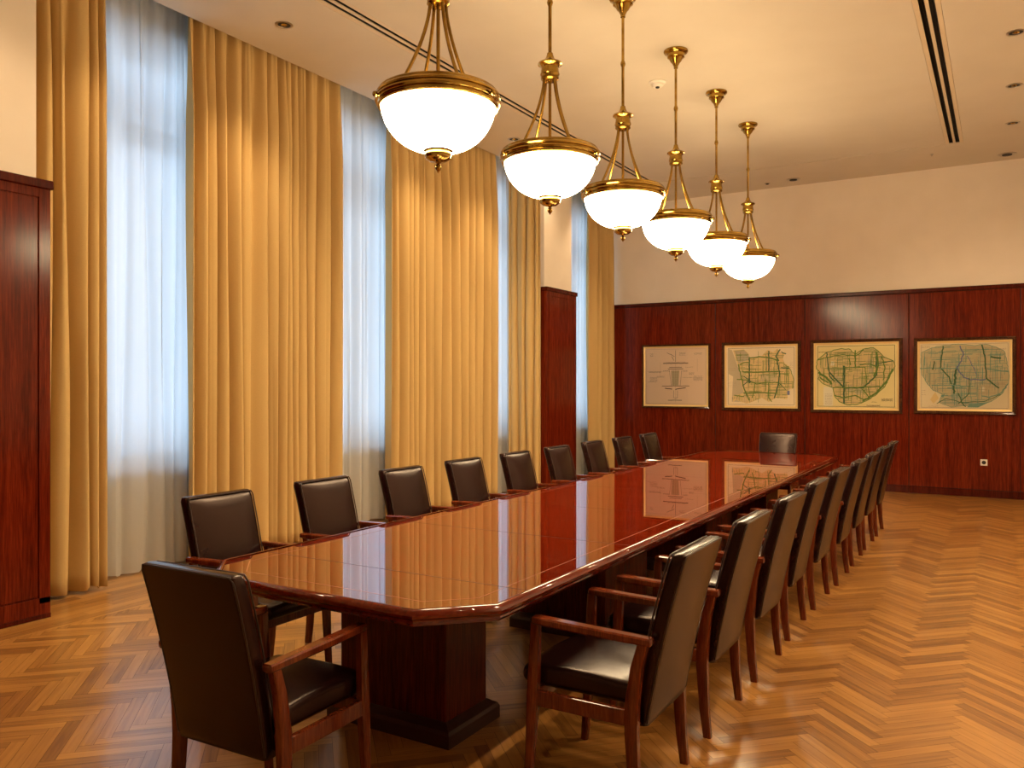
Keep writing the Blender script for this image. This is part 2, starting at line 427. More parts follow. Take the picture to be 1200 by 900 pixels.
drapes = [(3.02, 3.74, 'narrow ochre drape at the nearest window, beside the near mahogany wall panel'),
          (4.48, 6.29, 'widest ochre drape, hanging between the two nearest windows behind the first chairs'),
          (7.08, 9.28, 'ochre drape between the second and third windows, behind the middle chairs'),
          (9.70, 9.86, 'narrow ochre drape touching the left side of the slim free mahogany pier'),
          (12.14, 12.90, 'ochre drape in the far corner beside the back wall panelling')]
DP = {3: [(-5.92, 9.80), (-5.80, 9.84), (-5.47, 9.91)], 4: [(-5.86, 12.14), (-5.74, 12.88)]}
for i, (a, b, l) in enumerate(drapes):
    curtain('drape', a, b, XD, .070 if i != 3 else .026, .145 if i != 3 else .085, 'drape', l, 'curtain', GD, 11+i, path=DP.get(i))
sheers = [(3.30, 5.05, 'sheer white curtain in the nearest window, left of the widest ochre drape'),
          (5.95, 7.70, 'sheer white curtain in the second window from the left'),
          (8.80, 9.90, 'sheer white curtain in the third window, left of the slim mahogany pier'),
          (10.95, 12.80, 'narrowest visible strip of sheer white curtain, right of the slim mahogany pier')]
for i, (a, b, l) in enumerate(sheers):
    curtain('sheer_curtain', a, b, XS, .034, .13, 'sheer', l, 'sheer curtain', GS, 31+i, thick=0)
bm = B()
for x in (XD, XS): box(bm, (x-.015, 3.0, 4.80), (x+.015, 9.9, 4.83)); box(bm, (x-.015, 10.95, 4.80), (x+.015, 12.94, 4.83))
box(bm, (XS-.03, 3.05, 4.83), (XD+.03, 9.92, 4.95)); box(bm, (XS-.03, 10.92, 4.83), (XD+.03, 12.94, 4.95))
struct('trim_5', bm, 'window_white')

# ------------------------------------------------------------------ conference table
TX0, TX1, TY0, TY1 = -3.02, -1.575, 2.31, 9.74; ZT = .75; CL = .21
TCX = (TX0+TX1)/2
def octo(i, z):    # outline inset by i, counter-clockwise
    a = CL-i*.586/1.0*0+0; k = i*(2-math.sqrt(2)); c = CL-k if CL-k > .01 else .01
    x0, x1, y0, y1 = TX0+i, TX1-i, TY0+i, TY1-i
    return [(x0+c,y0,z),(x1-c,y0,z),(x1,y0+c,z),(x1,y1-c,z),(x1-c,y1,z),(x0+c,y1,z),(x0,y1-c,z),(x0,y0+c,z)]
tb = thing('conference_table', 'long polished red mahogany conference table with clipped corners on pedestals', 'table', (TCX, (TY0+TY1)/2, 0))
TO = Vector((-TCX, -(TY0+TY1)/2, 0))
def tobj(name, bm, m, parent=tb, smooth=None):
    if parent is tb: bmesh.ops.translate(bm, verts=bm.verts[:], vec=TO)
    return obj(name, bm, m, parent, smooth)
bm = B()
bm.faces.new([bm.verts.new(p) for p in octo(.0, ZT)])
loft(bm, [octo(0, ZT-.004), octo(.0, ZT-.03)], caps=True)
top = tobj('tabletop', bm, 'table')
# moulded edge around the top
bm = B(); prof = [(.002,.004),(-.006,.005),(-.016,.002),(-.026,-.006),(-.031,-.016),(-.030,-.026),(-.022,-.032),(-.020,-.038),(-.022,-.044),(-.016,-.054),(-.004,-.058),(.02,-.060),(.06,-.060)]
loft(bm, [octo(i, ZT+z) for i, z in prof], caps=False)
loft(bm, [octo(.02, ZT-.058), octo(.02, ZT-.03)], caps=False)
tobj('edge_moulding', bm, 'table_edge', smooth=28)
bm = B(); loft(bm, [octo(.40, ZT-.11), octo(.40, ZT-.031)], caps=True); tobj('apron', bm, 'table_base')
# inlay lines, lying in the top
bm = B(); zi = ZT+.0004
def line2(bm, p, q, w, z, mi=0):
    p, q = Vector((*p, z)), Vector((*q, z)); d = (q-p).normalized(); s = Vector((-d.y, d.x, 0))*w/2
    quad(bm, [p+s, p-s, q-s, q+s], mi)
o8 = octo(.105, zi)
for i in range(8): line2(bm, o8[i][:2], o8[(i+1) % 8][:2], .004, zi)
tobj('inlay_border', bm, 'inlay_light')
for k in range(-1, 7):
    y = 3.78+1.025*k
    if TY0+.2 < y < TY1-.2:
        bm = B(); line2(bm, (TX0+.01, y), (TX1-.01, y), .004, zi+.0002); tobj('leaf_seam', bm, 'inlay_dark')
for i, (y0, y1, x0, x1) in enumerate([(2.88, 3.20, -2.66, -2.055), (4.53, 5.2, -2.66, -2.055), (6.5, 7.2, -2.66, -2.055), (8.45, 8.95, -2.66, -2.055)]):
    bm = B(); box(bm, (x0, y0, .06), (x1, y1, ZT-.05), .006)
    for xx in (x0+.03, x1-.05): box(bm, (xx, y0-.004, .10), (xx+.02, y0+.01, ZT-.13), .002)
    p = tobj('pedestal', bm, 'table_base')
    bm = B(); e = .045
    rings = [(e, 0), (e, .055), (e-.008, .070), (e-.028, .082), (.004, .092), (-.01, .096)]
    R = []
    for d, z in rings: R.append([(x0-d, y0-d, z), (x1+d, y0-d, z), (x1+d, y1+d, z), (x0-d, y1+d, z)])
    loft(bm, R); bmesh.ops.translate(bm, verts=bm.verts[:], vec=TO)
    obj('plinth', bm, 'plinth', p)

# ------------------------------------------------------------------ chairs
def rrect(w, d, r, y0, bulge=0, n=4, nf=8, front=1):
    """closed rounded rectangle in (x, y): half width w, y from y0-d to y0, front side at y0 puffed by bulge"""
    pts = []
    cs = [(w-r, y0-r, 0), (-w+r, y0-r, PI/2), (-w+r, y0-d+r, PI), (w-r, y0-d+r, 3*PI/2)]
    for ci, (cx, cy, a0) in enumerate(cs):
        for k in range(n+1):
            a = a0+PI/2*k/n; pts.append((cx+r*math.cos(a), cy+r*math.sin(a)))
        if ci == 0:
            for k in range(1, nf):
                u = k/nf; x = (w-r)*(1-2*u)
                pts.append((x, y0))
    out = []
    for (x, y) in pts:
        if y > y0-d*.5 and bulge:
            q = max(0, 1-(x/(w-.03))**2) if abs(x) < w-.03 else 0
            y += bulge*q**.45
        out.append((x, y))
    return out
def back_y(z):      # front surface of the backrest against height
    t = (z-.31)/.64
    return -.150-.105*t-.045*t*t
def sweep(bm, pts, w):          # square-section leg: pts list of (x,y,z,halfx,halfy)
    R = []
    for (x, y, z, hx, hy) in pts:
        c = .25
        R.append([(x-hx, y-hy*(1-c), z), (x-hx*(1-c), y-hy, z), (x+hx*(1-c), y-hy, z), (x+hx, y-hy*(1-c), z),
                  (x+hx, y+hy*(1-c), z), (x+hx*(1-c), y+hy, z), (x-hx*(1-c), y+hy, z), (x-hx, y+hy*(1-c), z)])
    loft(bm, R)
def make_chair(label):
    t = thing('conference_armchair', label, 'chair')
    # backrest: tapered puffed slab
    bm = B(); R = []; nz = 18
    for j in range(nz+1):
        z = .31+.64*j/nz; q = j/nz
        w = .211+.009*q
        e = min(j, nz-j)/nz
        # round ends
        inset = 0
        if j == 0 or j == nz: inset = .014
        zz = z
        bul = .026*max(0, math.sin(PI*min(1, max(0, (q-.03)/.94))))**.35 if 0 < j < nz else 0
        ring = rrect(w-inset, .058-inset*1.6, .016 if not inset else .012, back_y(z)-inset*.8, bul)
        R.append([(x, y, zz) for x, y in ring])
        if j == 0: R.append([(x, y, z+.006) for x, y in rrect(w-.003, .056, .016, back_y(z)-.001, 0)])
        if j == nz: R.insert(len(R)-1, [(x, y, z-.006) for x, y in rrect(w-.003, .056, .016, back_y(z)-.001, 0)])
    loft(bm, R)
    br = obj('backrest', bm, 'leather', t, smooth=60)
    bm = B()
    for off in (.004, -.062+.008):
        pts = []
        w0, w1 = .207, .216
        for k in range(12): z = .33+.595*k/11; pts.append((w0+(w1-w0)*k/11, back_y(z)+off, z))
        pts.append((.207, back_y(.945)+off, .944))
        for k in range(1, 8): pts.append((.207-.414*k/8, back_y(.945)+off, .945))
        pts.append((-.207, back_y(.945)+off, .944))
        for k in range(11, -1, -1): z = .33+.595*k/11; pts.append((-(w0+(w1-w0)*k/11), back_y(z)+off, z))
        tube(bm, pts, .0038, 6)
    obj('piping', bm, 'piping', br, smooth=60)
    # seat cushion lofted front to back
    bm = B(); R = []; ys = [-.168, -.164, -.14, -.10, 0, .10, .20, .26, .285, .300, .308, .310]
    for k, y in enumerate(ys):
        w = .222 if y < .2 else .222-.10*max(0, y-.285)
        ztop = .462+.014*math.sin(PI*min(1, max(0, (y+.17)/.48)))
        zb = .384
        sh = {0: .02, 1: .008, 8: .004, 9: .010, 10: .022, 11: .032}.get(k, 0)
        ztop -= sh; zb += sh*.7; w -= sh*.6
        ring = []
        r = min(.026, (ztop-zb)*.45); n = 5
        for (cx, cz, a0) in ((w-r, ztop-r, 0), (-w+r, ztop-r, PI/2), (-w+r, zb+r, PI), (w-r, zb+r, 3*PI/2)):
            for i in range(n+1):
                a = a0+PI/2*i/n; x = cx+r*math.cos(a); zz = cz+r*math.sin(a); ring.append((x, y, zz))
            if a0 == 0:
                for i in range(1, 8):
                    x = (w-r)*(1-i/4); ring.append((x, y, ztop+.008*(1-(x/w)**2)))
        R.append(ring)
    loft(bm, R); obj('seat', bm, 'leather', t, smooth=60)
    X = .251
    for s in (-1, 1):
        bm = B(); sweep(bm, [(s*X, -.190, 0, .015, .017), (s*X, -.176, .12, .016, .020), (s*X, -.166, .30, .017, .024), (s*X, -.168, .40, .018, .025), (s*X, -.186, .54, .017, .021), (s*X, -.212, .635, .016, .018)], 0)
        obj('leg', bm, 'chair_wood', t, smooth=40)
        bm = B(); sweep(bm, [(s*X, .262, 0, .014, .014), (s*X, .248, .18, .016, .018), (s*X, .238, .36, .018, .022), (s*X, .232, .50, .017, .020), (s*X, .226, .64, .016, .017)], 0)
        obj('leg', bm, 'chair_wood', t, smooth=40)
        bm = B(); R = []
        for (y, z, hw, hz) in ((-.244, .638, .016, .010), (-.240, .638, .021, .014), (-.14, .640, .022, .015), (.05, .645, .023, .015), (.19, .650, .024, .015), (.232, .651, .023, .014), (.238, .651, .018, .009)):
            c = .006
            R.append([(s*X-hw, y, z-hz+c), (s*X-hw+c, y, z-hz), (s*X+hw-c, y, z-hz), (s*X+hw, y, z-hz+c), (s*X+hw, y, z+hz-c), (s*X+hw-c, y, z+hz), (s*X-hw+c, y, z+hz), (s*X-hw, y, z+hz-c)])
        loft(bm, R); obj('armrest', bm, 'chair_wood', t, smooth=40)
    bm = B()
    for s in (-1, 1): box(bm, (s*X-.013, -.150, .325), (s*X+.013, .224, .383), .004)
    box(bm, (-.235, .222, .330), (.235, .246, .380), .004); box(bm, (-.235, -.150, .325), (.235, -.128, .380), .004)
    obj('seat_frame', bm, 'chair_wood', t)
    return t
ch0 = make_chair('empty armchair at the near head of the table, its dark back turned to us')
ch0.location = (-2.28, 2.08, 0); ch0.rotation_euler = (0, 0, .035); ch0['group'] = 'leather armchairs around the conference table'
ORD = ['first', 'second', 'third', 'fourth', 'fifth', 'sixth', 'seventh', 'eighth', 'ninth']
dup(ch0, (-2.36, 9.98, 0), PI, 'leather armchair alone at the far head of the table, facing us before the back panelling')
def rowlabel(k, side):
    if side == 'L':
        if k == 0: return 'dark brown leather armchair nearest to us on the window side of the table'
        if k == 8: return 'farthest leather armchair on the window side, by the back wall panelling'
        return '%s leather armchair from the near end of the window-side row' % ORD[k]
    if k == 0: return 'leather armchair nearest to us on the right side, its seat catching bright light'
    if k == 8: return 'farthest leather armchair of the right-hand row, its back seen edge-on'
    return '%s leather armchair from the near end of the right-hand row' % ORD[k]
rnd = random.Random(3)
for k in range(9):
    dup(ch0, (-1.298+rnd.uniform(-.012, .012), 2.985+.79*k, 0), PI/2+rnd.uniform(-.02, .02), rowlabel(k, 'R'))
for k in range(9):
    dup(ch0, (-3.385+rnd.uniform(-.012, .012), 3.04+.797*k, 0), -PI/2+rnd.uniform(-.02, .02), rowlabel(k, 'L'))

# ------------------------------------------------------------------ pendant lamps
LY6 = []
for _px in (513.5, 644.5, 730, 792, 839.5, 876.5):
    _r = (_px-600)/960; _s, _c = math.sin(math.radians(30.92)), math.cos(math.radians(30.92)); LY6.append(2.55*(_c+_r*_s)/(_s-_r*_c))
print('LAMPY', LY6)
def make_lamp(label):
    t = thing('pendant_lamp', label, 'lamp', group='brass bowl pendants over the table')
    z0 = 0   # lamp origin at the ceiling, z downwards negative
    bm = B(); lathe(bm, [(0,0),(.108,0),(.110,-.012),(.104,-.022),(.078,-.034),(.076,-.056),(.078,-.062),(.060,-.074),(.048,-.100),(.032,-.116),(.026,-.130),(.019,-.142),(.019,-.16),(0,-.16)], 28)
    obj('canopy', bm, 'brass', t, smooth=35)
    bm = B(); lathe(bm, [(0,-.155),(.0115,-.155),(.0115,-.50),(.017,-.51),(.020,-.525),(.017,-.54),(.0115,-.55),(.0115,-.85),(.02,-.86),(.02,-.875),(.0,-.875)], 16)
    obj('rod', bm, 'brass', t, smooth=35)
    bm = B(); lathe(bm, [(0,-.87),(.022,-.872),(.028,-.89),(.040,-.905),(.055,-.915),(.078,-.925),(.080,-.935),(.066,-.942),(.056,-.955),(.060,-.985),(.064,-1.0),(.058,-1.012),(.060,-1.03),(.050,-1.04),(.020,-1.045),(0,-1.045)], 28)
    obj('hub', bm, 'brass', t, smooth=35)
    bm = B(); lathe(bm, [(0,-1.04),(.010,-1.04),(.010,-1.70),(0,-1.70)], 12); obj('stem', bm, 'brass', t, smooth=35)
    for k in range(4):
        a = math.radians(64.7+90*k); bm = B(); pts = []
        for i in range(15):
            u = i/14; r = .046+.190*u**1.6; z = -1.02-.50*u
            pts.append((r*math.cos(a), r*math.sin(a), z))
        for (r, z) in ((.25, -1.532), (.275, -1.536), (.300, -1.538)): pts.append((r*math.cos(a), r*math.sin(a), z))
        tube(bm, pts, .0095, 8); obj('arm', bm, 'brass', t, smooth=60)
    # stepped ring
    bm = B(); prof = [(.292,-1.512),(.300,-1.506),(.312,-1.506),(.318,-1.512),(.318,-1.518),(.325,-1.521),(.330,-1.528),(.328,-1.535),(.320,-1.538),(.326,-1.541),(.330,-1.549),(.326,-1.557),(.318,-1.560),(.320,-1.566),(.316,-1.574),(.306,-1.578),(.296,-1.576),(.292,-1.568),(.292,-1.512)]
    prof = [(r, -1.542+(z+1.542)*1.2) for r, z in prof]
    lathe(bm, prof, 64); bmesh.ops.remove_doubles(bm, verts=bm.verts[:], dist=1e-5); ring = obj('ring', bm, 'brass', t, smooth=35)
    for k in range(3):
        a = math.radians(-120.9+120*k+0); bm = B(); ca, sa = math.cos(a), math.sin(a)
        prof = [(0, .322), (.008, .324), (.008, .336), (.014, .340), (.015, .350), (.010, .358), (0, .360)]
        rr = []
        for (r, d) in prof:
            rr.append([(d*ca - r*math.cos(2*PI*i/12)*sa, d*sa + r*math.cos(2*PI*i/12)*ca, -1.560+r*math.sin(2*PI*i/12)) for i in range(12)])
        loft(bm, rr[1:-1]); obj('thumb_screw', bm, 'brass', ring, smooth=60)
    bm = B(); prof = []
    for i in range(17):
        a = PI/2*i/16; prof.append((.302*math.cos(a)**.82 if i < 16 else 0, -1.556-.252*math.sin(a)**1.05))
    prof_in = [(max(0, r-.006), z+.005) for r, z in prof][::-1]
    lathe(bm, prof, 48); lathe(bm, prof_in, 48, mi=1); lathe(bm, [prof[0], prof_in[-1]], 48); bmesh.ops.remove_doubles(bm, verts=bm.verts[:], dist=1e-5)
    obj('glass_bowl', bm, ['bowl', 'bowl_inside'], t, smooth=60)
    bm = B(); lathe(bm, [(0,-1.780),(.080,-1.788),(.086,-1.797),(.074,-1.806),(.068,-1.812),(.072,-1.824),(.066,-1.842),(.044,-1.858),(.016,-1.864),(.009,-1.872),(.014,-1.880),(.018,-1.890),(.014,-1.902),(.006,-1.910),(.003,-1.918),(0,-1.919)], 24)
    obj('finial', bm, 'brass', t, smooth=35)
    bm = B(); lathe(bm, [(0,-1.60),(.016,-1.60),(.018,-1.64),(.026,-1.68),(.026,-1.70),(0,-1.72)], 12); obj('lamp_holder', bm, 'brass', t, smooth=40)
    ld = bpy.data.lights.new('bulb', 'POINT'); ld.energy = LAMP_W; ld.color = (1, .70, .38); ld.shadow_soft_size = .045
    lo = bpy.data.objects.new('bulb', ld); C.objects.link(lo); lo.parent = t; lo.location = (.07, 0, -1.53)
    return t
LX = -2.55; LY = LY6
LL = ['large brass pendant lamp nearest to us, its ceiling rod cut off by the frame',
      'second nearest brass pendant lamp, its white bowl overlapping the third ochre drape',
      'third brass pendant lamp from us, the first whose ceiling cup shows',
      'fourth brass pendant lamp from us, hanging just right of the white smoke detector',
      'fifth brass pendant lamp from us, second from the back wall',
      'smallest-looking brass pendant lamp, nearest the back wall']
lp = make_lamp(LL[0]); lp.location = (LX, LY[0], ZC); lp.rotation_euler = (0, 0, math.radians(0))
for k in range(1, 6): dup(lp, (LX, LY[k], ZC), 0, LL[k])

# ------------------------------------------------------------------ ceiling fittings
def diffuser(x, label):
    t = thing('air_diffuser', label, 'air vent', (x, 0, ZC), group='linear ceiling air diffusers')
    bm = B()
    for (a, b) in ((-.098, -.058), (-.014, .014), (.058, .098)):
        box(bm, (a, YF, .0), (b, SY1-.004, .012), .001)
    obj('face_strips', bm, 'vent_metal', t)
    bm = B(); box(bm, (-.098, YF, .07), (.098, SY1-.004, .11)); box(bm, (-.0985, YF, .0125), (-.090, SY1-.004, .07)); box(bm, (.090, YF, .0125), (.0985, SY1-.004, .07)); box(bm, (-.098, SY1-.012, .0125), (.098, SY1-.004, .07)); obj('plenum', bm, 'black', t)
    bm = B()
    for a in (-.036, .036): box(bm, (a-.002, YF, .02), (a+.000, SY1-.01, .06))
    obj('blades', bm, 'black', t)
diffuser(SLX, 'long double-slot air diffuser running along the ceiling on the window side')
diffuser(SRX, 'long double-slot air diffuser running along the ceiling on the right side')
def downlight(x, y, label, r=.075):
    t = thing('downlight', label, 'ceiling light', (x, y, ZC), group='recessed ceiling downlights')
    bm = B(); lathe(bm, [(r*.72, -.001), (r*.74, -.005), (r, -.004), (r, 0), (r*.72, 0)], 24); obj('trim_ring', bm, 'steel', t, smooth=30)
    bm = B(); lathe(bm, [(r*.73, -.0015), (r*.5, -.0012), (0, -.001)], 24); obj('recess', bm, 'black', t)
    bm = B(); lathe(bm, [(0, -.010), (r*.22, -.008), (r*.35, -.004), (r*.36, -.002)], 16); obj('lamp_cap', bm, 'brass', t, smooth=40)
    spot(t, k=(.5 if abs(y-9.97) < .1 else 1.6) if x < -2 else 1.2)
def spot(t, x=0, y=0, z=-.02, k=1):
    ld = bpy.data.lights.new('downlight_or_fill_beam', 'SPOT'); ld.energy = DOWN_W*k; ld.color = (1, .70, .40); ld.spot_size = math.radians(95 if (t and t.location.x < -2) or x < -2 else 140); ld.spot_blend = 1.0; ld.shadow_soft_size = .04
    lo = bpy.data.objects.new('downlight_or_fill_beam', ld); C.objects.link(lo); lo.location = (x, y, z)
    if t: lo.parent = t
for x, y, l in ((-5.20, 4.94, 'dark round downlight in the ceiling above the widest drape, far left of the lamps'),
                (-5.20, 7.45, 'downlight above the window side, masked by the bowl of the nearest pendant lamp'),
                (-5.19, 8.71, 'downlight peeping out left of the second pendant lamp ring'),
                (-5.20, 9.97, 'downlight above the window side, masked by the ring of the second pendant lamp'),
                (-5.20, 11.25, 'downlight above the window side, masked by the third pendant lamp'),
                (.10, 8.29, 'nearest downlight at the right edge of the ceiling'),
                (.10, 9.75, 'second downlight from the top in the right-hand ceiling row'),
                (.10, 11.15, 'third downlight from the top in the right-hand ceiling row')): downlight(x, y, l)
for x, y in ((-5.2, 3.68), (-5.0, 2.4), (.1, 7.0), (.1, 5.75), (.1, 4.5), (.1, 3.2), (.1, 1.9)): spot(None, x, y, ZC-.03)   # added beams without fittings, carrying both rows beyond the frame for extra light
def slotlight(x, y, label, w):
    t = thing('ceiling_fitting', label, 'ceiling fixture', (x, y, ZC))
    bm = B(); lathe(bm, [(w, 0), (w, -.006), (w*.8, -.009), (w*.78, -.004), (0, -.004)], 24); obj('trim_ring', bm, 'steel', t, smooth=30)
    bm = B(); lathe(bm, [(0, -.018), (w*.5, -.016), (w*.55, -.005)], 20); obj('lens', bm, 'black', t, smooth=30)

slotlight(.05, 12.62, 'grey round fitting last in the right-hand ceiling row, close to the back wall', .11)
slotlight(-2.66, 12.55, 'dark round fitting on the ceiling just right of the last pendant lamp rod', .10)
slotlight(-3.05, 12.6, 'tiny ceiling fitting between the last pendant lamp rod and dark fitting', .04)
bm = B(); lathe(bm, [(.085, 0), (.085, -.012), (.070, -.022), (.060, -.024), (.055, -.040), (.045, -.050), (0, -.052)], 28)
sd = thing('smoke_detector', 'white round smoke detector on the ceiling between the third and fourth lamp rods', 'smoke detector', (-2.97, 7.80, ZC))
obj('housing', bm, 'white_plastic', sd, smooth=35)
bm = B(); lathe(bm, [(.02, -.050), (.02, -.060), (.012, -.064), (0, -.064)], 16); obj('sensor', bm, 'black', sd, smooth=35)
bm = B(); lathe(bm, [(.02, 0), (.018, -.008), (.008, -.012), (.006, -.03), (.014, -.032), (0, -.034)], 12)
tag(obj('sprinkler', bm, 'steel', loc=(-.80, 12.1, ZC), smooth=35), 'tiny sprinkler head on the ceiling beyond the cross joint, near the right slot', 'sprinkler')

# ------------------------------------------------------------------ wall socket
def wall_pt(px, py, y=YB-.04):
    x, t = wall_x(px, y); return x, y, 1.55+(450-py)/960*t
x, y, z = wall_pt(1153, 542)
so = thing('wall_socket', 'small cream wall socket low on the mahogany panelling at right', 'socket', (x, YB-.034, z))
bm = B(); box(bm, (-.042, -.012, -.042), (.042, 0, .042), .004); obj('cover_plate', bm, 'white_plastic', so)
bm = B(); rr = []
for (r, d) in ((.026, -.0125), (.026, -.014), (.021, -.014), (.020, -.011)): rr.append([(r*math.cos(2*PI*i/20), d, r*math.sin(2*PI*i/20)) for i in range(20)])
loft(bm, rr, caps=False); bm.faces.new([bm.verts.new((.020*math.cos(2*PI*i/20), -.0125, .020*math.sin(2*PI*i/20))) for i in range(20)])
obj('socket_well', bm, 'black', so)

# ------------------------------------------------------------------ framed maps
def draw_mat(name, col): M[name] = plain(name, col, .8)
for nme, col in (('paper_pink', (.86, .68, .54)), ('paper_cream', (.88, .76, .52)), ('paper_buff', (.86, .74, .52)), ('paper_yellow', (.90, .76, .40)), ('ink', (.09, .05, .035)), ('ink_light', (.46, .34, .24)),
                 ('map_tan', (.80, .62, .30)), ('map_tan2', (.66, .56, .34)), ('map_green', (.16, .27, .06)), ('map_green_dark', (.08, .17, .08)), ('map_teal', (.20, .36, .28)), ('map_grey', (.58, .50, .34)), ('map_blue', (.20, .22, .38)), ('map_white', (.88, .80, .62))):
    draw_mat(nme, col)
MAPM = ['ink', 'ink_light', 'map_tan', 'map_green', 'map_green_dark', 'map_teal', 'map_grey', 'map_blue', 'map_white', 'map_tan2']
INK, INKL, TAN, GRN, DGRN, TEAL, GREY, BLUE, WHT, TAN2 = range(10)
class Draw:
    def __init__(s, W, H): s.bm = B(); s.W, s.H = W, H; s.lay = 0
    def P(s, p, d): return (s.W*(p[0]-.5), -d, s.H*(.5-p[1]))
    def d(s): s.lay += 1; return .0003+s.lay*.000012
    def poly(s, pts, mi):
        d = s.d(); f = s.bm.faces.new([s.bm.verts.new(s.P(p, d)) for p in pts]); f.material_index = mi
    def line(s, pts, w, mi, jit=0, seed=0):
        rnd = random.Random(seed); P2 = []
        for a, b in zip(pts, pts[1:]):
            n = max(1, int(math.hypot(b[0]-a[0], b[1]-a[1])/.03)) if jit else 1
            for i in range(n): P2.append((a[0]+(b[0]-a[0])*i/n+(rnd.uniform(-jit, jit) if i else 0), a[1]+(b[1]-a[1])*i/n+(rnd.uniform(-jit, jit) if i else 0)))
        P2.append(pts[-1]); d = s.d()
        for a, b in zip(P2, P2[1:]):
            A, Bv = Vector(s.P(a, d)), Vector(s.P(b, d)); v = Bv-A
            if v.length < 1e-6: continue
            v.normalize(); n = Vector((-v.z, 0, v.x))*w*s.W*.5; A -= v*w*s.W*.3; Bv += v*w*s.W*.3
            f = s.bm.faces.new([s.bm.verts.new(q) for q in (A+n, A-n, Bv-n, Bv+n)]); f.material_index = mi
    def border(s, i, w, mi): s.line([(i, i), (1-i, i), (1-i, 1-i), (i, 1-i), (i, i)], w, mi)
    def scribble(s, x, y, w, h, rows, mi, seed):
        rnd = random.Random(seed)
        for r in range(rows):
            yy = y+h*r/max(1, rows); xx = x
            while xx < x+w:
                l = rnd.uniform(.008, .025); s.line([(xx, yy+rnd.uniform(-.004, .004)), (min(xx+l, x+w), yy+rnd.uniform(-.004, .004))], .0035, mi); xx += l+rnd.uniform(.004, .010)
def inside(p, poly):
    c = False
    for i in range(len(poly)):
        a, b = poly[i], poly[i-1]
        if (a[1] > p[1]) != (b[1] > p[1]) and p[0] < (b[0]-a[0])*(p[1]-a[1])/(b[1]-a[1])+a[0]: c = not c
    return c
def grid(D, outline, n, mi, seed, w=.0025):
    rnd = random.Random(seed)
    for k in range(n):
        vert = rnd.random() < .5; c = rnd.uniform(.05, .95); L = rnd.uniform(.06, .30); s0 = rnd.uniform(.05, .85)
        seg = []
        for i in range(12):
            u = s0+L*i/11; p = (c+.004*math.sin(i), u) if vert else (u, c+.004*math.sin(i))
            if inside(p, outline): seg.append(p)
            else:
                if len(seg) > 1: D.line([seg[0], seg[-1]], w, mi)
                seg = []
        if len(seg) > 1: D.line([seg[0], seg[-1]], w, mi)
def map1(D):   # monument drawing, pale pink paper
    D.border(.02, .003, INKL)
    D.line([(.5, .02), (.5, .95)], .003, INKL)
    D.line([(.5, .05), (.5, .24)], .005, INK); D.line([(.36, .08), (.48, .15)], .006, INK, .004, 1); D.line([(.44, .15), (.47, .22)], .006, INK, .004, 2)
    D.line([(.30, .27), (.70, .27)], .012, INK, .003, 3); D.line([(.34, .25), (.66, .25)], .004, INKL)
    D.poly([(.43, .40), (.56, .40), (.545, .66), (.445, .66)], GREY)
    for k in range(9): D.line([(.43+.005*k/2, .41+.028*k), (.56-.003*k, .41+.028*k)], .004, INKL)
    for k in range(5): D.line([(.44+.028*k, .40), (.445+.024*k, .66)], .003, INK)
    D.line([(.40, .34), (.60, .34)], .007, INK); D.line([(.38, .37), (.62, .37)], .009, INK, .002, 4); D.line([(.40, .40), (.43, .66)], .004, INK); D.line([(.60, .40), (.575, .66)], .004, INK)
    D.line([(.28, .67), (.72, .67)], .008, INK, .003, 5); D.line([(.33, .71), (.44, .725)], .012, INK, .004, 6); D.line([(.50, .73), (.66, .70)], .012, INK, .004, 7)
    for x in (.47, .53): D.line([(x, .75), (x, .88)], .004, INK)
    D.line([(.47, .88), (.53, .88)], .004, INK); D.line([(.38, .92), (.60, .92)], .008, INK, .003, 8)
    for (x, y, w, h, r) in ((.08, .10, .05, .06, 3), (.80, .10, .12, .03, 2), (.56, .09, .10, .06, 3), (.06, .42, .2, .02, 2), (.66, .34, .12, .02, 1), (.08, .52, .12, .08, 4), (.04, .60, .14, .02, 1), (.20, .50, .12, .03, 2), (.72, .44, .08, .04, 3), (.62, .52, .14, .02, 1), (.79, .50, .14, .09, 5), (.30, .40, .10, .02, 2), (.62, .40, .08, .03, 2)):
        D.scribble(x, y, w, h, r, INK, int(x*100+y*77))
    D.line([(.03, .41), (.30, .415)], .003, INKL); D.line([(.85, .2), (.85, .42)], .003, INKL); D.line([(.66, .52), (.95, .53)], .003, INKL); D.line([(.25, .25), (.25, .52)], .003, INKL)
